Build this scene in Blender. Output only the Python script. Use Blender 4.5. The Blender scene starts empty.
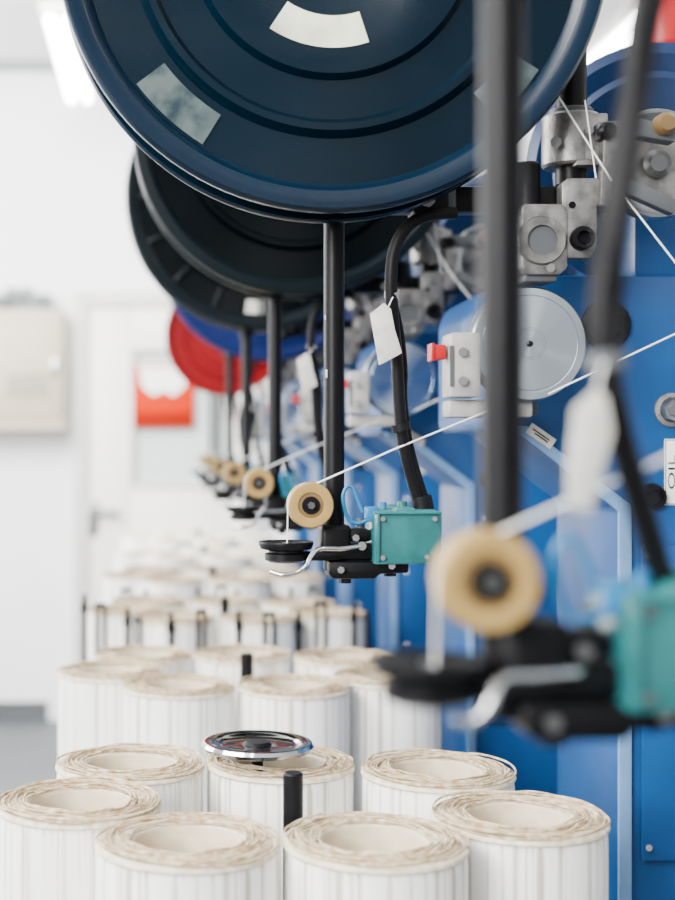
import bpy, bmesh, math, random
from mathutils import Vector, Matrix
random.seed(4)
F=1364.0; VX=165.0; HY=443.0; H=1.30
Z0=1.118; PITCH=0.60
def W(px,py,Z): return Vector(((px-VX)*Z/F, Z, H-(py-HY)*Z/F))
def L(px,py,dy=0.0):
    v=W(px,py,Z0+dy); return Vector((v.x,dy,v.z))
U=Z0/F  # metres per measured unit on the pole plane

# ------------------------------------------------------------ materials
def mat(name,col,rough=0.5,metal=0.0,noise=0.0,nscale=40,bump=0.0,emis=None,es=0,aniso=0,coat=0,trans=0,alpha=None,col2=None,spec=None):
    m=bpy.data.materials.new(name); m.use_nodes=True
    nt=m.node_tree; p=nt.nodes['Principled BSDF']
    p.inputs['Base Color'].default_value=(*col,1); p.inputs['Roughness'].default_value=rough
    p.inputs['Metallic'].default_value=metal
    if coat: p.inputs['Coat Weight'].default_value=coat
    if trans: p.inputs['Transmission Weight'].default_value=trans
    if spec is not None: p.inputs['Specular IOR Level'].default_value=spec
    if emis: 
        p.inputs['Emission Color'].default_value=(*emis,1); p.inputs['Emission Strength'].default_value=es
    if aniso:
        p.inputs['Anisotropic'].default_value=aniso
        tg=nt.nodes.new('ShaderNodeTangent'); tg.direction_type='RADIAL'; tg.axis='Y'
        nt.links.new(tg.outputs['Tangent'],p.inputs['Tangent'])
    tc=nt.nodes.new('ShaderNodeTexCoord')
    if noise or col2:
        n=nt.nodes.new('ShaderNodeTexNoise'); n.inputs['Scale'].default_value=nscale; n.inputs['Detail'].default_value=4
        nt.links.new(tc.outputs['Object'],n.inputs['Vector'])
        r=nt.nodes.new('ShaderNodeValToRGB')
        c2=col2 if col2 else tuple(c*(1-noise) for c in col)
        r.color_ramp.elements[0].color=(*c2,1); r.color_ramp.elements[1].color=(*col,1)
        r.color_ramp.elements[0].position=0.3; r.color_ramp.elements[1].position=0.6
        nt.links.new(n.outputs['Fac'],r.inputs['Fac']); nt.links.new(r.outputs['Color'],p.inputs['Base Color'])
    if bump:
        n2=nt.nodes.new('ShaderNodeTexNoise'); n2.inputs['Scale'].default_value=nscale*3
        nt.links.new(tc.outputs['Object'],n2.inputs['Vector'])
        b=nt.nodes.new('ShaderNodeBump'); b.inputs['Strength'].default_value=bump; b.inputs['Distance'].default_value=0.001
        nt.links.new(n2.outputs['Fac'],b.inputs['Height']); nt.links.new(b.outputs['Normal'],p.inputs['Normal'])
    return m
BLUE=mat('blue_paint',(0.006,0.065,0.22),0.35,0,0.35,8,0.1,spec=0.35)
NBLUE=mat('deep_blue_paint',(0.003,0.030,0.11),0.35,0,0.3,8,0.1,spec=0.35)
BLUEL=mat('lit_edge_blue',(0.13,0.25,0.44),0.35,0,0.1,20)  # pale tone paints the light caught by the frame's plate edge
BLACK=mat('black_paint',(0.003,0.003,0.004),0.42,0,0.3,60,0.1,spec=0.16)
RUBBER=mat('black_rubber',(0.004,0.004,0.005),0.5,0,0.2,60,spec=0.16)
ALU=mat('cast_aluminium',(0.27,0.26,0.25),0.42,0.7,0,70,0.4,col2=(0.11,0.105,0.10))
STEEL=mat('brushed_steel',(0.40,0.42,0.43),0.3,1.0,0.3,40)
BOLT=mat('zinc_bolt',(0.20,0.20,0.20),0.35,1.0)
CHROME=mat('chrome',(0.60,0.61,0.62),0.10,1.0)
IVORY=mat('ivory_plastic',(0.32,0.205,0.065),0.30,0,0.18,60)
IVORYD=mat('ivory_plastic_worn',(0.15,0.09,0.03),0.45,0,0.2,80)
TEAL=mat('teal_plastic',(0.014,0.125,0.13),0.30,0,0.35,45,coat=0.3)
CYAN=mat('cyan_hose',(0.006,0.13,0.30),0.3)
RED=mat('red_plastic',(0.45,0.004,0.008),0.35)
GREYP=mat('grey_plastic',(0.36,0.35,0.34),0.45,0,0.25,60)
PAPER=mat('paper_tag',(0.54,0.53,0.49),0.7,0,0.25,90)
CREAM=mat('cream_label',(0.72,0.74,0.56),0.6,0,0.45,25)
SHEEN=mat('painted_sheen',(0.060,0.082,0.080),0.4,0,0,60,0,col2=(0.004,0.016,0.024),spec=0.3)  # reflection smear on the navy flange, painted as mottled colour
THREAD=mat('white_thread',(0.85,0.85,0.83),0.7,0,0.1,400)
NAVY=mat('navy_plastic',(0.0005,0.0060,0.0125),0.20,0,0.35,5,spec=0.22,aniso=0.85)
NAVYR=mat('navy_rim',(0.0006,0.008,0.020),0.25,0,0.2,6,spec=0.3,aniso=0.6)
DGREY=mat('charcoal_plastic',(0.0005,0.0016,0.0022),0.24,0,0.25,6,spec=0.12,aniso=0.8)
DGREYR=mat('charcoal_rim',(0.0010,0.004,0.006),0.33,0,0.2,6,spec=0.2)
RBLUE=mat('royal_blue_plastic',(0.002,0.009,0.075),0.35,0,0.2,6,spec=0.25)
RREEL=mat('red_reel_plastic',(0.20,0.001,0.004),0.4,0,0.2,6,spec=0.15)
WIRE=mat('wound_wire',(0.05,0.045,0.04),0.45,0.6,0.3,200,0.5)
YARNT=mat('beige_yarn',(0.36,0.25,0.13),0.85,0,0,150,0.6,col2=(0.70,0.60,0.44))
FLAN=mat('straw_yarn_end',(0.62,0.52,0.36),0.75,0,0,130,0.8,col2=(0.84,0.80,0.70))
CORE=mat('bobbin_core',(0.60,0.50,0.36),0.6,0,0.2,60)
BEDM=mat('bed_metal',(0.18,0.19,0.2),0.35,0.8,0.3,20)
ORANGE=mat('orange_sign',(0.46,0.022,0.0),0.7,spec=0.05)
ORANGED=mat('orange_sign_dark',(0.24,0.008,0.0),0.7,spec=0.05)
WHITEP=mat('white_print',(0.9,0.9,0.88),0.6)
CABW=mat('beige_enamel',(0.44,0.38,0.28),0.45,0,0.05,10)
DARKG=mat('dark_grey_enamel',(0.07,0.075,0.08),0.5,0,0.1,20)
TRIMG=mat('grey_trim',(0.25,0.26,0.27),0.5,0,0.1,20)
DOORW=mat('door_paint',(0.84,0.82,0.78),0.45,0,0.04,6)
FRAMEW=mat('frame_paint',(0.56,0.55,0.53),0.45,0,0.04,6)
WALLM=mat('wall_plaster',(0.88,0.88,0.89),0.8,0,0.03,3,0.05)
CEILM=mat('ceiling_panels',(0.90,0.90,0.91),0.8,0,0.03,2)
FLOORM=mat('epoxy_floor',(0.10,0.11,0.115),0.5,0,0.15,3,0.02,spec=0.3)
GLASSM=mat('frosted_pane',(0.58,0.65,0.62),0.3,0,0.06,5,coat=0.5)
LAMPM=mat('lamp_tube',(1,1,1),0.4,emis=(1,0.99,0.97),es=32)
YARN=mat('white_wound_yarn',(0.86,0.86,0.84),0.75)
nt=YARN.node_tree; p=nt.nodes['Principled BSDF']
tc=nt.nodes.new('ShaderNodeTexCoord'); mp=nt.nodes.new('ShaderNodeMapping'); mp.inputs['Scale'].default_value=(190,190,1.3)
n=nt.nodes.new('ShaderNodeTexNoise'); n.inputs['Scale'].default_value=1.1; n.inputs['Detail'].default_value=5
r=nt.nodes.new('ShaderNodeValToRGB'); r.color_ramp.elements[0].position=0.32; r.color_ramp.elements[0].color=(0.46,0.42,0.35,1)
r.color_ramp.elements[1].position=0.50; r.color_ramp.elements[1].color=(0.92,0.91,0.89,1)
bp_=nt.nodes.new('ShaderNodeBump'); bp_.inputs['Strength'].default_value=0.5; bp_.inputs['Distance'].default_value=0.001
nt.links.new(n.outputs['Fac'],bp_.inputs['Height']); nt.links.new(bp_.outputs['Normal'],p.inputs['Normal'])
nt.links.new(tc.outputs['Object'],mp.inputs['Vector']); nt.links.new(mp.outputs['Vector'],n.inputs['Vector'])
nt.links.new(n.outputs['Fac'],r.inputs['Fac']); nt.links.new(r.outputs['Color'],p.inputs['Base Color'])
DISCM=mat('turned_aluminium',(0.66,0.72,0.77),0.20,1.0,aniso=0.93)
DISCR=mat('disc_rim',(0.22,0.25,0.27),0.35,1.0)

# ------------------------------------------------------------ mesh builder
class B:
    def __init__(s): s.bm=bmesh.new(); s.mats=[]
    def _mi(s,m):
        if m not in s.mats: s.mats.append(m)
        return s.mats.index(m)
    def _merge(s,t,m):
        bmesh.ops.recalc_face_normals(t,faces=t.faces[:])
        i=s._mi(m)
        for f in t.faces: f.material_index=i
        me=bpy.data.meshes.new('tmp'); t.to_mesh(me); t.free()
        s.bm.from_mesh(me); bpy.data.meshes.remove(me); return s
    def box(s,c,d,m,bev=0.0,rot=None,seg=2):
        t=bmesh.new(); bmesh.ops.create_cube(t,size=1)
        for v in t.verts: v.co=Vector((v.co.x*d[0],v.co.y*d[1],v.co.z*d[2]))
        if bev: bmesh.ops.bevel(t,geom=t.edges[:],offset=bev,segments=seg,affect='EDGES',profile=0.5)
        if rot: 
            for v in t.verts: v.co=rot@v.co
        for v in t.verts: v.co+=Vector(c)
        return s._merge(t,m)
    def lathe(s,prof,o,ax,m,seg=48,closed=False,wob=None):
        ax=Vector(ax).normalized(); u=ax.orthogonal().normalized(); w=ax.cross(u); o=Vector(o)
        t=bmesh.new(); rings=[]
        for r,h in prof:
            if r<1e-6: rings.append([t.verts.new(o+ax*h)])
            else: rings.append([t.verts.new(o+ax*h+(u*math.cos(a)+w*math.sin(a))*r) for a in [2*math.pi*k/seg for k in range(seg)]])
        prs=list(zip(rings[:-1],rings[1:]))
        if closed: prs.append((rings[-1],rings[0]))
        for A,C in prs:
            for k in range(seg):
                j=(k+1)%seg
                if len(A)==1 and len(C)==1: continue
                if len(A)==1: t.faces.new((A[0],C[k],C[j]))
                elif len(C)==1: t.faces.new((A[k],A[j],C[0]))
                else: t.faces.new((A[k],A[j],C[j],C[k]))
        return s._merge(t,m)
    def cyl(s,p0,p1,r,m,seg=32,bev=0.0,r1=None):
        p0=Vector(p0);p1=Vector(p1);h=(p1-p0).length; r1=r if r1 is None else r1
        b=min(bev,r*0.9)
        pr=[(0,0),(r-b,0),(r,b),(r1,h-b),(r1-b,h),(0,h)] if b else [(0,0),(r,0),(r1,h),(0,h)]
        return s.lathe(pr,p0,p1-p0,m,seg)
    def prism(s,pts,y0,y1,m,bev=0.0):
        t=bmesh.new()
        a=[t.verts.new((x,y0,z)) for x,z in pts]; b=[t.verts.new((x,y1,z)) for x,z in pts]
        n=len(pts); t.faces.new(a); t.faces.new(b[::-1])
        for k in range(n): t.faces.new((a[k],b[k],b[(k+1)%n],a[(k+1)%n]))
        bmesh.ops.recalc_face_normals(t,faces=t.faces[:])
        if bev: bmesh.ops.bevel(t,geom=t.edges[:],offset=bev,segments=2,affect='EDGES',profile=0.5)
        return s._merge(t,m)
    def tube(s,pts,r,m,seg=12,sub=6,closed=False):
        P=[Vector(p) for p in pts]
        if sub>1:
            Q=[];n=len(P)
            rng=range(n) if closed else range(n-1)
            for i in rng:
                if closed: p0,p1,p2,p3=P[i-1],P[i],P[(i+1)%n],P[(i+2)%n]
                else: p0,p1,p2,p3=P[max(i-1,0)],P[i],P[i+1],P[min(i+2,n-1)]
                for k in range(sub):
                    t=k/sub
                    Q.append(0.5*((2*p1)+(p2-p0)*t+(2*p0-5*p1+4*p2-p3)*t*t+(3*p1-p0-3*p2+p3)*t**3))
            if not closed: Q.append(P[-1])
            P=Q
        t=bmesh.new(); rings=[]; n=len(P)
        d=(P[1]-P[0]).normalized(); u=d.orthogonal().normalized()
        for i in range(n):
            if closed: d=(P[(i+1)%n]-P[i-1]).normalized()
            else: d=(P[min(i+1,n-1)]-P[max(i-1,0)]).normalized()
            u=(u-d*u.dot(d)).normalized(); w=d.cross(u)
            rings.append([t.verts.new(P[i]+(u*math.cos(a)+w*math.sin(a))*r) for a in [2*math.pi*k/seg for k in range(seg)]])
        prs=list(zip(rings[:-1],rings[1:]))
        if closed: prs.append((rings[-1],rings[0]))
        for A,C in prs:
            for k in range(seg): t.faces.new((A[k],A[(k+1)%seg],C[(k+1)%seg],C[k]))
        if not closed: t.faces.new(rings[0][::-1]); t.faces.new(rings[-1])
        return s._merge(t,m)
    def mesh(s,name):
        for e in s.bm.edges:
            if len(e.link_faces)==2: e.smooth=e.calc_face_angle(0)<math.radians(38)
        for f in s.bm.faces: f.smooth=True
        me=bpy.data.meshes.new(name); s.bm.to_mesh(me); s.bm.free()
        for m in s.mats: me.materials.append(m)
        return me
def link(o): bpy.context.scene.collection.objects.link(o); return o
def ob(b,name,parent=None,label=None,category=None,group=None,kind=None,loc=(0,0,0)):
    me=b.mesh(name) if isinstance(b,B) else b
    o=bpy.data.objects.new(name,me); link(o); o.location=loc
    if parent: o.parent=parent
    if label: o['label']=label
    if category: o['category']=category
    if group: o['group']=group
    if kind: o['kind']=kind
    return o
def empty(name,loc,label,category,group=None):
    e=bpy.data.objects.new(name,None); e.empty_display_size=0.1; link(e); e.location=loc
    e['label']=label; e['category']=category
    if group: e['group']=group
    return e
def xz(pts,dy=0.0):
    o=[]
    for a,b in pts:
        v=L(a,b,dy); o.append((v.x,v.z))
    return o

# ------------------------------------------------------------ braiding machine parts
BEDZ=H-0.46; CX=0.0995; CY=-0.058
parts=[]
FRAMEPARTS=set()
def part(name,b,label=None,frame=False):
    parts.append((name,b.mesh(name),label))
    if frame: FRAMEPARTS.add(name)

dyf=0.082; DEP=0.22
fp=xz([(488,308),(496,288),(520,275),(660,275)],dyf)+[(0.95,L(660,275,dyf).z),(0.95,0.0)]
x628=L(628,0,dyf).x
fp+=[(x628,0.0)]+xz([(628,512),(524,432),(494,432),(488,424)],dyf)
b=B(); b.prism(fp,dyf,dyf+DEP,BLUE,0.004)
part('frame_casting',b,'blue painted cast machine frame',True)
b=B(); b.cyl(L(650,168,0.30),L(650,168,dyf+0.05),0.112,NBLUE,64,0.01)
b.cyl(L(650,168,0.14),L(650,168,dyf+0.03),0.085,NBLUE,64,0.006)
b.box((0.56,0.2,H+0.19),(0.16,0.18,0.16),BLUE,0.01)
b.box((L(690,240,dyf).x,dyf+0.05,L(690,240,dyf).z),(0.10,0.10,0.07),BLUE,0.008)
part('motor_housing',b,'round blue motor housing',True)
tz=xz([(494,426),(525,426),(630,505)],dyf); xl=L(617,0,dyf).x; xr=L(628,0,dyf).x
tp=tz+[(xr+0.0015,0.05),(xl,0.05)]+xz([(617,511),(522,436),(496,436)],dyf)
b=B(); b.prism(tp,dyf-0.006,dyf-0.0002,BLUEL,0.0015)  # thin strip painting the lit edge of the frame plate
part('lit_edge',b,'lit plate edge of the frame, painted pale blue',True)
b=B(); b.prism(xz([(640,545),(760,545),(760,860),(640,860)],dyf),dyf-0.005,dyf-0.0002,BLUE,0.002)
for y in (556,700,848): b.cyl(L(649,y,dyf-0.005),L(649,y,dyf-0.008),0.0028,BOLT,10)
part('cover_panel',b,'raised blue cover panel with screws',True)
b=B()
c=L(671,410,dyf); b.lathe([(0,0.012),(0.006,0.012),(0.0065,0.009),(0.009,0.009),(0.0115,0.006),(0.0115,-0.001)],c,(0,-1,0),STEEL,6)
b.lathe([(0.0110,0.004),(0.0150,0.003),(0.0150,-0.001)],c,(0,-1,0),ALU,32)
part('hex_bolt',b,'steel hex bolt with washer',True)
for px_,py_,s_ in [(652,497,0.55),(606,325,1.0)]:
    b=B(); c=L(px_,py_,dyf)
    b.lathe([(0,0.004),(0.011*s_,0.004),(0.013*s_,0.009),(0.018*s_,0.009),(0.021*s_,0.004),(0.0225*s_,-0.001)],c,(0,-1,0),BLACK,40)
    part('frame_plug' if s_<1 else 'motor_cap',b,'black round plug',True)
def textmesh(txt,size):
    cu=bpy.data.curves.new('t','FONT'); cu.body=txt; cu.size=size; cu.extrude=0.0002; cu.align_x='CENTER'; cu.align_y='CENTER'
    o=bpy.data.objects.new('t',cu); link(o); bpy.context.view_layer.update()
    me=bpy.data.meshes.new_from_object(o.evaluated_get(bpy.context.evaluated_depsgraph_get()))
    bpy.data.objects.remove(o); return me
UF=(Z0+dyf)/F
b=B(); lc=L(675,472,dyf); pw=22*UF; ph_=66*UF
b.box(lc+Vector((0,-0.0008,0)),(pw,0.0012,ph_),WHITEP,0.0005)
b.box(lc+Vector((0,-0.0012,0)),(pw-0.0012,0.0012,ph_-0.0012),BLACK,0.0005)
b.box(lc+Vector((0,-0.0016,0)),(pw-0.0026,0.0012,ph_-0.0026),WHITEP,0.0005)
tm=textmesh('OIL',1.0)
xs=[v.co.x for v in tm.vertices]; ys=[v.co.y for v in tm.vertices]
tw=max(xs)-min(xs); th=max(ys)-min(ys)
tm.transform(Matrix.Translation((-(max(xs)+min(xs))/2,-(max(ys)+min(ys))/2,0)))
tm.transform(Matrix.Translation(Vector((L(670.5,0,dyf).x,lc.y-0.0024,lc.z)))@Matrix.Rotation(math.radians(-90),4,'Y')@Matrix.Rotation(math.radians(90),4,'X')@Matrix.Diagonal((34*UF/tw,7.0*UF/th,1,1)))
zc=[v.co.y for v in tm.vertices]; my=max(zc)
for v in tm.vertices: v.co.y=lc.y-0.0022-(0.0003 if v.co.y<my-1e-5 else 0)
i=b._mi(BLACK); n0=len(b.bm.faces); b.bm.from_mesh(tm); b.bm.faces.ensure_lookup_table()
for f in b.bm.faces[n0:]: f.material_index=i
part('oil_plate',b,'white plate lettered OIL',True)
b=B(); c=L(541,436,dyf-0.007)
R=Matrix.Rotation(math.radians(35),3,'Y')
b.box(c,(0.026,0.001,0.010),PAPER,0,R)
b.box(c+Vector((0,-0.0006,0.0012)),(0.018,0.0004,0.0012),BLACK,0,R); b.box(c+Vector((0,-0.0006,-0.0015)),(0.014,0.0004,0.0012),BLACK,0,R)
part('sticker',b,'small white printed sticker',True)
b=B(); b.lathe([(0,0),(0.255,0),(0.266,-0.006),(0.266,-0.03),(0.20,-0.035),(0,-0.035)],(CX,CY,BEDZ),(0,0,1),BEDM,64)
part('carrier_bed',b,'round steel carrier bed',True)
b=B(); b.lathe([(0,-0.035),(0.25,-0.035),(0.25,-0.10),(0.19,-0.14),(0.17,-BEDZ),(0,-BEDZ)],(CX,CY,BEDZ),(0,0,1),BLUE,64)
part('pedestal',b,'blue cast pedestal',True)
b=B(); b.lathe([(0,0),(0.0078,0),(0.0078,0.2025),(0.0066,0.204),(0,0.204)],(CX,CY,BEDZ),(0,0,1),BLACK,28)
part('centre_post',b,'black centre post',True)
b=B(); b.cyl(L(334,195),L(334,570),0.0084,BLACK,28)
part('hanging_pole',b,'black tubular pole')
for (x,y,w,h) in [(326,374,2.5,8),(325,318,1.5,5)]:
    b=B(); c=L(x,y); t=(c.x-L(334,0).x)/0.0084; c.y=-math.sqrt(max(0.05,1-t*t))*0.0084
    b.box(c,(w*U,0.0009,h*U),PAPER,0.0003)
    part('paint_chip',b,'white chipped paint spot')
b=B(); c=L(468,201); b.box(c,(L(612,0).x-L(322,0).x,0.02,0.021),BLACK,0.002)
b.cyl(L(334,222),L(334,180),0.0135,BLACK,28,0.002)
b.box(L(428,200),(0.030,0.028,0.028),BLACK,0.003)
b.cyl(L(527,215,-0.012),L(527,163,-0.012),0.0105,BLACK,24,0.002)
b.cyl(L(428,200,-0.012),L(428,200,-0.022),0.006,BOLT,6)
b.box(L(447,192),(0.01,0.026,0.036),DARKG,0.002)
b.cyl(L(505,201,-0.008),L(505,201,-0.018),0.0055,BOLT,6)
b.cyl(L(582,222,-0.0),L(582,222,dyf+0.02),0.014,DARKG,24)
part('support_beam',b,'black horizontal support beam')
b=B(); b.prism(xz([(514,210),(552,210),(557,216),(557,272),(550,279),(516,279),(512,272),(512,216)]),-0.030,0.018,ALU,0.0015)
b.lathe([(0.012,0.004),(0.0185,0.004),(0.0195,0.002),(0.0195,-0.002)],L(531,246,0)+Vector((0,-0.030,0)),(0,-1,0),ALU,40)
b.lathe([(0,0.001),(0.012,0.001),(0.012,0.004)],L(531,246,0)+Vector((0,-0.030,0)),(0,-1,0),DARKG,32)
b.box(L(535,278,-0.006),(0.026,0.036,0.010),DARKG,0.002)
b.cyl(L(551,222,-0.026),L(551,222,-0.034),0.0036,BOLT,6)
b.cyl(L(551,268,-0.026),L(551,268,-0.034),0.0036,BOLT,6)
part('round_clamp',b,'worn grey cast aluminium clamp')
b=B(); b.prism(xz([(562,258),(562,184),(568,178),(607,178),(606,196),(597,206),(597,246),(590,258)],-0.028),-0.028,-0.012,ALU,0.0010)
b.lathe([(0.0055,0.009),(0.008,0.009),(0.0095,0.007),(0.0095,0)],L(581,239,-0.028),(0,-1,0),BLACK,24)
b.lathe([(0,0.004),(0.0055,0.004),(0.0055,0.009)],L(581,239,-0.028),(0,-1,0),BLACK,6)
b.lathe([(0,0.001),(0.0028,0.001),(0.0028,0)],L(572,205,-0.028),(0,-1,0),BLACK,12)
part('plate_bracket',b,'aluminium plate bracket with black socket bolt')
b=B(); b.cyl(L(571,168),L(571,116),0.0235,ALU,40,0.002); b.cyl(L(571,120),L(571,110),0.018,DARKG,32,0.001)
b.box(L(588,142,-0.012),(0.026,0.022,0.042),ALU,0.0015)
b.cyl(L(556,142,-0.016),L(556,142,-0.028),0.0048,BOLT,6)
b.cyl(L(590,130,-0.022),L(590,130,-0.028),0.0036,BOLT,6); b.cyl(L(590,155,-0.022),L(590,155,-0.028),0.0036,BOLT,6)
b.cyl(L(571,185),L(571,160),0.0125,BLACK,24)
part('post_clamp',b,'cast aluminium clamp holding the upright')
b=B(); c=L(655,165,0.016)
b.lathe([(0.032,0.002),(0.038,0.004),(0.042,0.008),(0.0445,0.008),(0.0455,0.006),(0.043,0.0),(0.0455,-0.006),(0.0445,-0.008),(0.040,-0.008),(0.034,-0.004),(0.032,-0.002)],c,(0,-1,0),STEEL,64,closed=True)
b.lathe([(0,0.010),(0.007,0.010),(0.009,0.008),(0.012,0.006)],c,(0,-1,0),BOLT,32)
b.lathe([(0,0.002),(0.033,0.001),(0.033,-0.004),(0,-0.004)],c,(0,-1,0),ALU,48)
b.cyl(c,c+Vector((0,dyf-0.02,0)),0.010,BLACK,24)
part('wire_guide_wheel',b,'steel wire guide wheel')
b=B(); b.prism(xz([(598,122),(640,118),(676,126),(676,142),(640,136),(600,138)],-0.036),-0.036,-0.020,DARKG,0.0015)
b.prism(xz([(604,138),(622,138),(616,205),(600,205)],-0.034),-0.034,-0.022,ALU,0.0010)
b.box(L(646,196,-0.026),(0.050,0.012,0.012),DARKG,0.0015,Matrix.Rotation(math.radians(24),3,'Y'))
b.lathe([(0,0.010),(0.006,0.010),(0.009,0.006),(0.009,-0.004),(0,-0.004)],L(664,125,-0.036),(0,-1,0),IVORYD,32)
b.lathe([(0,0.008),(0.005,0.008),(0.007,0.004),(0.007,-0.004)],L(607,131,-0.036),(0,-1,0),BLACK,24)
b.cyl(L(609,193,-0.034),L(609,193,-0.040),0.0035,BOLT,6)
part('tension_arm',b,'dark angular tension arm with small roller')
b=B(); c=Vector((0,0,0)); DISC_C=L(525,345,0)
R0=57*U
b.lathe([(0.0026,0.0145),(0.011,0.0145),(0.0115,0.014),(0.0128,0.014),(0.0132,0.0145),(R0*0.80,0.0145),(R0*0.81,0.0128),(R0*0.84,0.0128),(R0*0.85,0.0145),(R0*0.965,0.0145)],c,(0,-1,0),DISCM,96)
b.lathe([(R0*0.965,0.0145),(R0,0.0115),(R0,0.008),(R0*0.93,0.004),(R0*0.93,-0.004),(R0,-0.008),(R0,-0.011),(0.0026,-0.011)],c,(0,-1,0),DISCR,96)
b.lathe([(0,0.0185),(0.0016,0.0185),(0.0026,0.016),(0.0026,0.012)],c,(0,-1,0),BLACK,16)
b.cyl(c+Vector((0,0.0,0)),c+Vector((0,dyf+0.005,0)),0.012,STEEL,24)
part('capstan_disc',b,'turned aluminium capstan disc')
b=B(); b.box(L(461,366,0.0),(30*U,0.035,64*U),GREYP,0.0025,seg=2)
b.box(L(487,409,0.012),(84*U,0.03,18*U),GREYP,0.003,seg=2)
b.cyl(L(463,352,-0.016),L(463,352,-0.0215),0.0038,BOLT,16)
b.cyl(L(463,381,-0.016),L(463,381,-0.0215),0.0038,BOLT,16)
b.box(L(452,366,-0.0178),(4*U,0.001,40*U),DARKG)
b.box(L(510,409,0.055),(0.03,0.07,0.012),DARKG,0.002)
part('switch_housing',b,'worn light grey switch housing')
b=B(); b.box(L(437,352.5,-0.003),(16*U,0.014,15*U),RED,0.0018); b.box(L(431,352.5,-0.003),(4*U,0.017,18*U),RED,0.001)
part('switch_button',b,'red switch button')
b=B(); c=L(310,505,-0.022); R1=22.5*U
b.lathe([(0.0058,0.0065),(0.0098,0.0065),(0.0104,0.0078),(R1*0.86,0.0088),(R1*0.95,0.0084),(R1*0.99,0.0074),(R1,0.0062),(R1*0.99,0.0050),(R1*0.80,0.0),(R1*0.99,-0.0050),(R1,-0.0062),(R1*0.97,-0.0082),(0.0058,-0.0085)],c,(0,-1,0),IVORY,64,closed=True)
b.lathe([(0.0058,0.0072),(0.0096,0.0072),(0.0096,0.0060)],c,(0,-1,0),IVORYD,40)
part('guide_roller',b,'amber ivory grooved guide roller')
b=B(); b.lathe([(0,0.0125),(0.0030,0.0125),(0.0034,0.0105),(0.0034,0.009)],c,(0,-1,0),BOLT,6)
b.lathe([(0.0030,0.009),(0.0066,0.009),(0.0072,0.0075),(0.0056,0.006),(0.0056,-0.02),(0,-0.02)],c,(0,-1,0),BLACK,24)
b.box(L(322,512,0.0),(0.030,0.010,0.010),BLACK,0.002)
part('roller_axle',b,'black roller bolt and bracket')
b=B()
b.box(L(334,541),(30*U,0.030,34*U),BLACK,0.004,seg=3)
b.prism(xz([(326,560),(405,560),(405,571),(376,572),(372,577),(330,577),(326,572)]),-0.018,0.02,BLACK,0.002)
b.box(L(357,535,-0.004),(26*U,0.016,13*U),BLACK,0.003)
b.box(L(352,551,-0.004),(44*U,0.024,16*U),BLACK,0.004)
b.box(L(318,556,-0.01),(46*U,0.013,9*U),BLACK,0.003)
for x,y in [(341,570),(392,566),(356,538)]:
    b.cyl(L(x,y,-0.017 if y>560 else -0.010),L(x,y,-0.023 if y>560 else -0.018),0.0030,BOLT,6)
b.cyl(L(345,577),L(345,583),0.005,BLACK,6); b.cyl(L(390,571),L(390,576),0.005,BLACK,6)
b.cyl(L(360,528,-0.004),L(360,518,-0.004),0.0035,DARKG,12)
part('pole_bracket',b,'black bracket at the foot of the pole')
b=B(); c=L(286,551,-0.012)
b.lathe([(0,0.003),(0.012,0.003),(0.017,0.0055),(0.020,0.0078),(0.0218,0.0078),(0.0222,0.006),(0.0205,0.002),(0.014,0.0005),(0.014,-0.001),(0.0172,-0.002),(0.0172,-0.007),(0.013,-0.009),(0,-0.009)],c,(0,0,1),BLACK,48)
b.lathe([(0.0016,0.007),(0.0030,0.007),(0.0030,0.003)],c,(0,0,1),STEEL,16)
part('guide_dish',b,'black guide dish with thread eyelet')
b=B(); b.tube([L(271,572,-0.04),L(282,575,-0.045),L(296,573,-0.045),L(306,566,-0.044),L(311,556,-0.04),L(320,549,-0.036),L(340,549,-0.03),L(362,546,-0.02)],0.0020,CHROME,12,8)
b.cyl(L(362,546,-0.023),L(362,546,-0.012),0.0035,BOLT,20)
part('stop_lever',b,'bent chrome stop lever')
b=B(); b.prism(xz([(374,513),(378,510),(394,510),(396,507),(414,507),(416,510),(438,510),(442,514),(442,552),(432,564),(374,565)],-0.026),-0.026,0.022,TEAL,0.002)
b.box(L(408,513,-0.027),(66*U,0.003,3*U),TEAL,0.0008)
b.box(L(378,537,-0.0265),(4*U,0.004,48*U),TEAL,0.001)
for x,y in [(383,519),(435,519),(383,558),(427,557)]: b.cyl(L(x,y,-0.024),L(x,y,-0.0285),0.0020,BOLT,10)
b.cyl(L(402,508,-0.004),L(402,501,-0.004),0.0040,TEAL,16,0.0005)
part('sensor_box',b,'teal plastic sensor box with small fitting')
b=B(); b.tube([L(369,519,-0.012),L(360,523,-0.012),L(350,521,-0.012),L(345,510,-0.012),L(343,496,-0.012),L(347,487,-0.012),L(353,488,-0.012),L(358,500,-0.012),L(363,512,-0.012)],0.0016,CYAN,10,6)
b.box(L(371,514,-0.012),(12*U,0.01,15*U),CYAN,0.0015); b.cyl(L(383,509,-0.012),L(383,502,-0.012),0.003,CYAN,12)
part('air_hose',b,'bright blue looped air hose')

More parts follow.
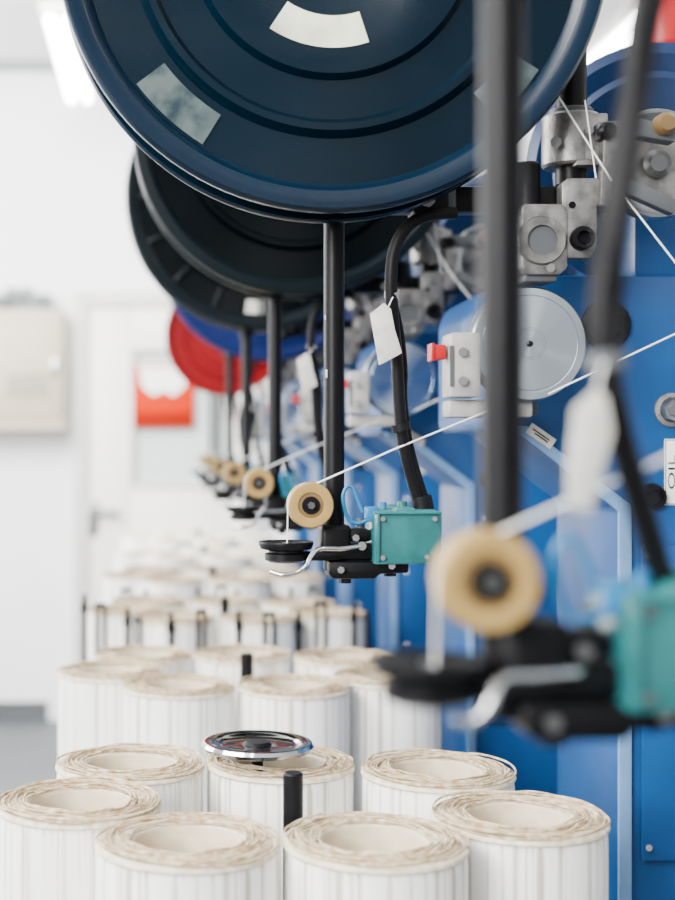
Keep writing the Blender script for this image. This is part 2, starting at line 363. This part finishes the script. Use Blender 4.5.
def cable_std():
    b=B()
    b.tube([L(455,213,-0.02),L(430,215,-0.026),L(408,226,-0.026),L(395,248,-0.026),L(391,280,-0.026),L(393,320,-0.022),L(397,360,-0.018),L(399,400,-0.014),L(403,440,-0.01),L(411,475,-0.005),L(421,509,0)],0.0050,RUBBER,12,6)
    b.tube([L(393,300,-0.020),L(400,330,-0.012),L(404,365,-0.010),L(404,400,-0.008),L(409,440,-0.006),L(418,475,-0.004),L(427,503,0)],0.0030,RUBBER,10,6)
    b.cyl(L(421,496,0),L(424,511,0),0.0085,RUBBER,20,0.001)
    b.cyl(L(392,291,-0.024),L(392,297,-0.022),0.0062,GREYP,16); b.cyl(L(400,424,-0.012),L(402,431,-0.012),0.0078,RUBBER,16)
    return b.mesh('signal_cable')
def tag_std():
    b=B(); b.prism(xz([(370,314),(384,303),(391,309),(395,330),(402,353),(384,363),(379,365)],-0.036),-0.0365,-0.0350,PAPER,0.0003)
    b.tube([L(387,310,-0.0355),L(390,303,-0.032),L(393,297,-0.031)],0.0005,THREAD,6,4)
    return b.mesh('paper_tag')
CABLE=cable_std(); TAG=tag_std()
def N(px,py,dy=0): # measured on the near machine, metres in its local frame
    Z=Z0-PITCH+dy; v=W(px,py,Z); return Vector((v.x,dy,v.z))
b=B(); b.tube([N(690,-90,0),N(668,-40,-0.02),N(650,10,-0.03),N(633,100,-0.03),N(618,190,-0.03),N(604,290,-0.03),N(605,360,-0.03),N(622,440,-0.025),N(645,520,-0.015),N(668,600,0)],0.0052,RUBBER,12,6)
b.tube([N(660,-60,-0.02),N(640,20,-0.035),N(630,120,-0.035),N(616,240,-0.035),N(607,350,-0.022)],0.0045,RUBBER,10,6)
b.cyl(N(604,352,-0.03),N(606,370,-0.03),0.0072,DARKG,16)
b.cyl(N(664,575,0),N(670,600,0),0.0085,RUBBER,20)
CABLE1=b.mesh('signal_cable')
b=B()
def nxz(pts,dy): return [(N(a,c,dy).x,N(a,c,dy).z) for a,c in pts]
b.prism(nxz([(574,408),(596,388),(606,398),(612,432),(590,512),(568,506),(568,470)],-0.04),-0.041,-0.0395,PAPER,0.0002)
b.tube([N(596,394,-0.04),N(600,376,-0.04),N(604,362,-0.036)],0.0005,THREAD,6,4)
TAG1=b.mesh('paper_tag')
b=B(); b.tube([N(455,722,-0.045),N(472,722,-0.045),N(486,712,-0.045),N(494,694,-0.042),N(505,678,-0.036),N(535,676,-0.03),N(580,672,-0.02)],0.0017,CHROME,12,8)
LEV1=b.mesh('stop_lever')

reels={1:(0.129,0.390,0.2135,'navy'),2:(0.160,0.377,0.199,'char'),3:(0.156,0.408,0.2216,'charrib'),4:(0.220,0.405,0.2334,'blue'),5:(0.152,0.272,0.152,'red'),6:(0.19,0.36,0.16,'char')}
NM=7
post_x=L(571,0).x
for k in range(NM):
    Y=Z0+(k-1)*PITCH
    e=empty('braiding_machine',(0,Y,0),'blue braiding machine with black hanging pole and aluminium fittings' if k!=0 else 'machine arm with black pole, teal box and loosely hanging cable','machine','braiding machines standing in one row')
    for nm,me,lb in parts:
        if k>4 and nm in('sticker','oil_plate','hex_bolt','frame_plug'): continue
        if k>1 and nm=='paint_chip': continue
        if k==0 and (nm in FRAMEPARTS or nm in('paint_chip','wire_guide_wheel','tension_arm','capstan_disc','switch_housing','switch_button')): continue
        if k==0 and nm=='stop_lever': me=LEV1
        o=ob(me,nm,e,lb)
        if nm=='capstan_disc': o.location=DISC_C
        if k==0 and nm=='hanging_pole': o.location.x=-0.0105
    ob(CABLE1 if k==0 else CABLE,'signal_cable',e,'black rubber cable')
    ob(TAG1 if k==0 else TAG,'paper_tag',e,'beige-grey paper tag on a string')
    rx,rh,rr,_=reels.get(k,(0.15,0.40,0.2,''))
    b=B(); b.cyl((post_x,0,L(0,115).z),(post_x,0,H+rh+0.02),0.0125,BLACK,28,0.002)
    b.box(((rx+post_x)/2,0.0,H+rh),(abs(post_x-rx)+0.03,0.022,0.026),BLACK,0.003)
    b.cyl((rx,0.0,H+rh),(rx,-0.105,H+rh),0.011,STEEL,24,0.002)
    if k>0: ob(b,'reel_holder',e,'black upright with reel axle')

def make_reel(k):
    rx,rh,R,kind=reels[k]
    face,rim={'navy':(NAVY,NAVYR),'char':(DGREY,DGREYR),'charrib':(DGREY,DGREYR),'blue':(RBLUE,RBLUE),'red':(RREEL,RREEL)}[kind]
    Y=Z0+(k-1)*PITCH
    lab={'navy':'large dark navy plastic wire reel with glossy grooved flange','char':'charcoal plastic wire reel with smooth flange','charrib':'charcoal plastic wire reel with ribbed flange and white label','blue':'royal blue plastic wire reel','red':'bright red plastic wire reel'}[kind]
    e=empty('wire_reel',(rx,Y-0.028-0.018,H+rh),lab,'reel','wire reels hanging above the machines')
    wdt=0.062; hr=0.0125
    def fl(y,s):
        b=B(); o=(0,y,0); ax=(0,-s,0)
        b.lathe([(hr,0.004),(R*0.16,0.004),(R*0.17,0.0),(R*0.27,0.0),(R*0.29,0.003),(R*0.50,0.003),(R*0.52,-0.003),(R*0.66,-0.003),(R*0.68,0.004),(R*0.705,0.004),(R*0.73,-0.003),(R*0.895,-0.003),
          (R*0.92,0.003),(R*0.935,0.0055),(R*0.985,0.0055),(R*0.997,0.003),(R,0.0),(R,-0.003),(R*0.99,-0.006),(hr,-0.006)],o,ax,face,128,closed=True)
        ri=b._mi(rim)
        for f in b.bm.faces:
            cc=f.calc_center_median(); rr_=math.hypot(cc.x,cc.z)
            if rr_>R*0.90 and abs(cc.y-(y+s*0.006))>0.0008: f.material_index=ri
        if kind=='charrib':
            for q in range(16):
                a=q*math.pi/8; Rm=Matrix.Rotation(-a,3,'Y')
                b.box(Rm@Vector((R*0.82,0,0))+Vector((0,y+s*0.001,0)),(R*0.16,0.008,0.004),rim,0.001,Rm)
        return b
    ob(fl(-wdt/2+0.006,1),'flange',e,'front flange')
    ob(fl(wdt/2-0.006,-1),'flange',e)
    b=B(); b.lathe([(hr,-wdt/2+0.0125),(R*0.62,-wdt/2+0.0125),(R*0.62,wdt/2-0.0125),(hr,wdt/2-0.0125)],(0,0,0),(0,1,0),WIRE,96,closed=True)
    ob(b,'wound_wire',e,'wound wire on the drum')
    def sector(r0,r1,a0,a1,y,m):
        b=B(); n=24; A=[];C=[]
        for i in range(n+1):
            a=math.radians(a0+(a1-a0)*i/n)
            A.append((r0*math.cos(a),r0*math.sin(a))); C.append((r1*math.cos(a),r1*math.sin(a)))
        b.prism(A+C[::-1],y-0.0007,y,m); return b
    yf=-wdt/2+0.006
    if kind=='navy':
        ob(sector(R*0.295,R*0.41,-124,-72,yf-0.0032,CREAM),'label_or_sheen_patch',e,'cream paper label')
        ob(sector(R*0.76,R*0.885,-143,-122,yf+0.0028,SHEEN),'label_or_sheen_patch',e,'mottled patch painting a reflection smear')  # painted sheen at the left of the flange, not a label
        ob(sector(R*0.76,R*0.885,-48,-33,yf+0.0028,SHEEN),'label_or_sheen_patch',e,'mottled patch painting a reflection smear')  # painted sheen at the right of the flange, not a label
    if kind=='charrib':
        ob(sector(R*0.78,R*0.88,-97,-88,yf+0.0028,PAPER),'label_or_sheen_patch',e,'white paper label')
for k in reels: make_reel(k)

# ------------------------------------------------------------ threads
def thread(k,pts,r=0.0007):
    Y=Z0+(k-1)*PITCH
    b=B(); b.tube(pts,r,THREAD,8,1)
    ob(b,'thread',None,'taut white thread running through the machine','thread','threads running through the machines',loc=(0,Y,0))
for k in range(NM):
    rr=0.0008 if k<2 else 0.0007
    thread(k,[L(287,552,-0.022),L(288,503,-0.022)],0.0005)
    thread(k,[L(311,486,-0.022),L(395,449,-0.015),L(500,406,-0.002),L(516,400,0)],rr)
    thread(k,[L(548,394,-0.014),L(675,334,-0.02),L(800,276,-0.02)],rr)
    if 0<k<4:
        thread(k,[L(553,88,-0.03),L(610,178,-0.045),L(675,262,-0.045),L(760,380,-0.035)],0.0008)
        thread(k,[L(585,100,-0.04),L(592,150,-0.042),L(596,178,-0.042)],0.0006)

# ------------------------------------------------------------ bobbins
BH=0.185; SC=Matrix.Diagonal((0.950,0.950,1,1))
by=B(); by.lathe([(0.0425,0.0045),(0.0655,0.0045),(0.0660,0.05),(0.0664,0.10),(0.0662,BH-0.012),(0.0655,BH-0.0045),(0.0425,BH-0.0045)],(0,0,0),(0,0,1),YARN,56,closed=True)
YM=by.mesh('wound_yarn')
bf=B(); bf.lathe([(0.042,BH-0.0045),(0.0670,BH-0.0045),(0.0676,BH-0.0035),(0.0672,BH-0.0015),(0.064,BH+0.0002),(0.058,BH-0.0012),(0.050,BH-0.0016),(0.044,BH-0.0008),(0.042,BH-0.0020)],(0,0,0),(0,0,1),FLAN,56,closed=True)
FM=bf.mesh('flange')
bf=B(); bf.lathe([(0.048,0.0),(0.0665,0.0),(0.0665,0.004),(0.048,0.004)],(0,0,0),(0,0,1),FLAN,48,closed=True)
FM2=bf.mesh('base_flange')
bc=B(); bc.lathe([(0.0385,0.0),(0.0415,0.0),(0.0415,BH-0.003),(0.0405,BH-0.001),(0.0395,BH-0.001),(0.0385,BH-0.003)],(0,0,0),(0,0,1),CORE,40,closed=True)
CM=bc.mesh('core_tube')
LMs=[]
for var in range(4):
    bl=B()
    for q in range(13):
        ph=random.random()*6; ph2=random.random()*6; R=0.0425+0.0242*q/12+random.uniform(-.0015,.0005); pts=[]
        ex=random.uniform(-.0012,.0012); ey=random.uniform(-.0012,.0012); am=random.uniform(0.0006,0.0022)
        for i in range(20):
            a=2*math.pi*i/20; rr=min(R+am*math.sin(2*a+ph)+0.0006*math.sin(7*a+ph2),0.0668)
            pts.append((rr*math.cos(a)+ex*0.5,rr*math.sin(a)+ey*0.5,BH+0.0006+random.uniform(0,0.0022)+0.0012*math.sin(2*a+ph2)))
        bl.tube(pts,random.choice((0.0005,0.0007,0.0009)),YARNT,6,3,closed=True)
    LMs.append(bl.mesh('loose_yarn'))
bp=B()
for s in(-1,1): bp.box((0.0715,s*0.008,BH-0.035),(0.004,0.0055,0.100),BLACK,0.001)
bp.box((0.0715,0,BH+0.012),(0.005,0.0215,0.008),BLACK,0.001)
bp.box((0.0715,0,BH-0.085),(0.006,0.0215,0.008),BLACK,0.001)
PM=bp.mesh('carrier_fork')
bp=B(); bp.cyl((0.0715,0,BH-0.10),(0.0715,0,BH+0.020),0.0042,BLACK,12,0.001); bp.cyl((0.0715,0,BH-0.01),(0.0715,0,BH+0.004),0.0065,BLACK,12,0.001)
PM2=bp.mesh('carrier_rod')
for me in [YM,FM,FM2,CM,PM,PM2]+LMs: me.transform(SC)
pos=[(0.0155,-0.173),(0.1455,-0.173),(0.261,-0.112),(-0.066,-0.071),(-0.030,0.055),(0.0995,0.060),(0.2295,0.030)]
for k in range(1,NM):
    Y=Z0+(k-1)*PITCH
    for i,(x,y) in enumerate(pos):
        forks=(k==3)
        e=empty('yarn_bobbin',(x,Y+y,BEDZ),'white yarn bobbin with straw-coloured loose strands on top' if not forks else 'white yarn bobbin ringed by black carrier rods','bobbin','yarn bobbins standing on the carrier beds')
        e.rotation_euler[2]=0 if forks else random.random()*6.28
        ob(YM,'wound_yarn',e); ob(FM,'flange',e); ob(CM,'core_tube',e); ob(FM2,'base_flange',e)
        if k<5: ob(LMs[(i+k)%4],'loose_yarn',e,'loose straw-coloured yarn')
        if forks:
            for j,a in enumerate({0:(-145,-100,-60),1:(-120,-80,-30),2:(-100,-60,-20),3:(-165,-120,-85)}.get(i,(60,90,125))):
                rod=(i+j)%2
                o=ob(PM2 if rod else PM,'carrier_rod' if rod else 'carrier_fork',e,'black steel rod' if rod else 'black steel fork')
                o.rotation_euler[2]=math.radians(a+random.uniform(-7,7)); o.location.z=random.uniform(-0.012,0.012)
# chrome handwheel
hx,hy,hz=0.0785,1.160,H-0.2565
b=B(); b.lathe([(0.012,0.000),(0.030,-0.001),(0.036,0.001),(0.042,0.0035),(0.0462,0.0028),(0.048,0.0),(0.0462,-0.003),(0.042,-0.0045),(0.030,-0.0050),(0.012,-0.0050)],(0,0,0),(0,0,1),CHROME,64,closed=True)
hw=empty('handwheel',(hx,hy,BEDZ),'polished chrome handwheel with dark hub on a slim rod','handwheel')
o=ob(b,'wheel_rim',hw,'polished chrome rim'); o.location=(0,0,hz-BEDZ)
b=B(); b.lathe([(0,0.003),(0.010,0.003),(0.0125,0.0005),(0.0125,-0.008),(0,-0.008)],(0,0,hz-BEDZ),(0,0,1),BLACK,32); ob(b,'hub',hw,'black hub')
b=B(); b.cyl((0,0,0),(0,0,hz-BEDZ-0.008),0.005,BLACK,16); ob(b,'rod',hw,'black rod')

# red signal beacon standing on a machine frame
bb=W(664,25,1.88)
fz=L(660,275,dyf).z
e=empty('signal_beacon',(bb.x,1.88,fz),'red signal beacon on a thin pole standing on the machine','beacon')
b=B(); b.cyl((0,0,0),(0,0,bb.z-fz-0.03),0.008,STEEL,20); b.cyl((0,0,0),(0,0,0.008),0.022,STEEL,24); ob(b,'beacon_pole',e,'thin steel pole')
b=B(); b.lathe([(0,-0.035),(0.026,-0.035),(0.030,-0.030),(0.030,0.022),(0.024,0.034),(0.010,0.040),(0,0.040)],(0,0,bb.z-fz),(0,0,1),RED,32); ob(b,'beacon_lens',e,'red domed lens')

# ------------------------------------------------------------ room
def struct(name,c,d,m,bev=0):
    b=B(); b.box((0,0,0),d,m,bev); return ob(b,name,kind='structure',loc=c)
YW=6.4; CZ=3.08
struct('floor',(0.9,2.2,-0.05),(7.0,9.0,0.1),FLOORM)
struct('ceiling',(0.9,2.2,CZ+0.05),(7.0,9.0,0.1),CEILM)
struct('wall_back',(0.9,YW+0.05,CZ/2),(7.0,0.1,CZ),WALLM)
struct('wall_left',(-2.65,2.2,CZ/2),(0.1,9.0,CZ),WALLM)
struct('wall_right',(4.45,2.2,CZ/2),(0.1,9.0,CZ),WALLM)
struct('trim_1',(0.9,YW-0.02,CZ-0.025),(7.0,0.04,0.035),TRIMG)
struct('baseboard_back',(-1.6,YW-0.012,0.045),(2.1,0.024,0.09),DARKG)
struct('baseboard_left',(-2.588,2.2,0.045),(0.024,8.4,0.09),DARKG)
struct('baseboard_right',(4.388,2.2,0.045),(0.024,8.4,0.09),DARKG)
def wx(px): return (px-VX)*YW/F
def wz(py): return H-(py-HY)*YW/F
d=bpy.data.objects.new('door_1',None); link(d); d.location=(wx(160),YW,0); d['kind']='structure'
zt=wz(292); x0=wx(74); x1=wx(262)
def dchild(b,n,l=None):
    o=ob(b,n,d,l); o.location=(-wx(160),-YW,0); return o
b=B(); fw=0.075
b.box((x0+fw/2,YW-0.03,zt/2),(fw,0.06,zt),FRAMEW,0.004); b.box((x1-fw/2,YW-0.03,zt/2),(fw,0.06,zt),FRAMEW,0.004); b.box(((x0+x1)/2,YW-0.03,zt-fw/2),(x1-x0-2*fw,0.06,fw),FRAMEW,0.004)
dchild(b,'door_frame','grey white door frame')
b=B(); a0=x0+fw+0.005; a1=x1-fw-0.005; g0=wx(132); g1=wx(228); gz0=wz(485); gz1=wz(350)
yy=YW-0.025
b.box(((a0+g0)/2,yy,(zt-fw)/2),(g0-a0,0.04,zt-fw-0.01),DOORW,0.003)
b.box(((a1+g1)/2,yy,(zt-fw)/2),(a1-g1,0.04,zt-fw-0.01),DOORW,0.003)
b.box(((g0+g1)/2,yy,gz0/2),(g1-g0,0.04,gz0),DOORW,0.003)
b.box(((g0+g1)/2,yy,(gz1+zt-fw)/2),(g1-g0,0.04,zt-fw-gz1-0.01),DOORW,0.003)
dchild(b,'door_leaf','off-white door leaf')
b=B(); b.box(((g0+g1)/2,YW-0.012,(gz0+gz1)/2),(g1-g0,0.008,gz1-gz0),GLASSM)
dchild(b,'door_pane','pale glazed pane')
b=B()
for (cx,cz,w_,h_) in [((g0+g1)/2,gz0,g1-g0+0.03,0.025),((g0+g1)/2,gz1,g1-g0+0.03,0.025),(g0,(gz0+gz1)/2,0.025,gz1-gz0-0.025),(g1,(gz0+gz1)/2,0.025,gz1-gz0-0.025)]:
    b.box((cx,YW-0.05,cz),(w_,0.012,h_),FRAMEW,0.002)
dchild(b,'pane_bead','grey glazing bead')
b=B(); hx0=wx(94); hz0=wz(511)
b.box((hx0,YW-0.05,hz0-0.03),(0.045,0.012,0.17),BOLT,0.003); b.tube([(hx0,YW-0.05,hz0),(hx0,YW-0.095,hz0),(hx0+0.03,YW-0.1,hz0),(hx0+0.12,YW-0.1,hz0)],0.014,BOLT,12,5)
dchild(b,'door_handle','steel lever handle')
sx0,sx1,sz0,sz1=wx(133),wx(194),wz(428),wz(366)
sg=empty('sign',((sx0+sx1)/2,YW-0.057,(sz0+sz1)/2),'orange-red sign with white emblem hung on the door pane','sign')
sw=sx1-sx0; sh=sz1-sz0
b=B(); b.box((0,-0.006,0),(sw,0.012,sh),ORANGE,0.003); b.box((0,-0.0130,-sh*0.36),(sw*0.94,0.002,sh*0.22),ORANGED,0.0005); ob(b,'sign_board',sg)
b=B(); b.prism([(-sw*0.40,sh*0.47),(sw*0.40,sh*0.47),(sw*0.34,sh*0.16),(sw*0.16,sh*0.02),(0,sh*0.10),(-sw*0.16,sh*0.02),(-sw*0.34,sh*0.16)],-0.0150,-0.0125,WHITEP)
ob(b,'sign_emblem',sg,'white emblem')
c0=wx(-70); c1=wx(67); z0=wz(425); z1=wz(314)
cb=empty('electrical_cabinet',((c0+c1)/2,YW,z0),'beige enamelled wall cabinet','cabinet')
cw=c1-c0; ch=z1-z0
b=B(); b.box((0,-0.11,ch/2),(cw,0.22,ch),CABW,0.004); b.box((0,-0.125,-0.012),(cw+0.03,0.25,0.024),CABW,0.003); ob(b,'cabinet_body',cb)
b=B(); b.box((-cw*0.0,-0.226,ch/2),(cw-0.05,0.012,ch-0.05),CABW,0.003)
for i in range(5): b.box((cw*0.25,-0.2335,ch*0.25+i*0.022),(cw*0.3,0.003,0.007),DARKG)
ob(b,'cabinet_door',cb)
b=B(); b.box((cw*0.44,-0.243,ch*0.5),(0.02,0.02,0.08),STEEL,0.003); ob(b,'cabinet_handle',cb)
for (qx,qw,qh) in [(-4,0.20,0.08),(22,0.13,0.11),(44,0.09,0.08)]:
    jb=B(); jb.box((0,-0.08,qh/2),(qw,0.16,qh),TRIMG,0.008); jb.box((0,-0.163,qh/2),(qw*0.8,0.006,qh*0.6),DARKG,0.002)
    ob(jb,'junction_box',None,'grey junction box sitting on the wall cabinet','box','grey boxes on the wall cabinet',loc=(wx(qx),YW,z1))
def lamp(x,y,z,ln,w=0.14):
    e=empty('ceiling_lamp',(x,y,z),'hanging fluorescent batten lamp, lit','lamp','fluorescent ceiling lamps')
    b=B(); b.box((0,0,0.03),(w,ln,0.05),FRAMEW,0.006)
    for s in(-1,1): b.cyl((0,s*ln*0.35,0.05),(0,s*ln*0.35,CZ-z),0.004,STEEL,8)
    ob(b,'lamp_housing',e,'white housing')
    for s in(-1,1):
        b=B(); b.cyl((s*w*0.25,-ln*0.48,-0.012),(s*w*0.25,ln*0.48,-0.012),0.018,LAMPM,16); ob(b,'lamp_tube',e,'glowing tube')
lamp(-0.37,5.35,2.80,1.15); lamp(1.66,5.0,2.76,1.2); lamp(-0.37,2.2,2.85,1.2); lamp(1.66,2.2,2.85,1.2); lamp(-0.37,-0.6,2.85,1.2); lamp(1.66,-0.6,2.85,1.2)

# ------------------------------------------------------------ lights
def area(name,loc,target,size,power,col=(1,1,1)):
    l=bpy.data.lights.new(name,'AREA'); l.size=size; l.energy=power; l.color=col
    o=bpy.data.objects.new(name,l); link(o); o.location=loc
    o.rotation_euler=(Vector(target)-Vector(loc)).to_track_quat('-Z','Y').to_euler(); return o
area('area_light_aisle',(-1.3,0.6,2.95),(0.2,1.5,1.0),1.6,230,(1,0.985,0.95))
area('area_light_far',(-0.9,4.0,2.9),(-0.1,6.2,1.5),1.8,430,(1,0.99,0.97))
area('area_light_side',(-2.3,3.0,1.9),(0.3,2.6,1.1),1.6,160)
area('area_light_front_fill',(-1.6,-1.4,2.1),(0.3,1.2,0.9),1.1,210,(1,0.99,0.97))  # added fill lamp aimed at the bobbins, no window stands there
w=bpy.data.worlds.new('World'); bpy.context.scene.world=w; w.use_nodes=True
bg=w.node_tree.nodes['Background']; bg.inputs['Color'].default_value=(0.95,0.97,1,1); bg.inputs['Strength'].default_value=0.7

# ------------------------------------------------------------ camera
cd=bpy.data.cameras.new('camera'); cam=bpy.data.objects.new('camera',cd); link(cam)
cam.location=(0,0,H); cam.rotation_euler=(math.radians(90),0,0)
cd.sensor_fit='AUTO'; cd.sensor_width=36; cd.lens=F/900*36
cd.shift_x=172.5/900; cd.shift_y=-7/900
cd.clip_start=0.02
cd.dof.use_dof=True; cd.dof.focus_distance=Z0-0.01; cd.dof.aperture_fstop=4.3
bpy.context.scene.camera=cam
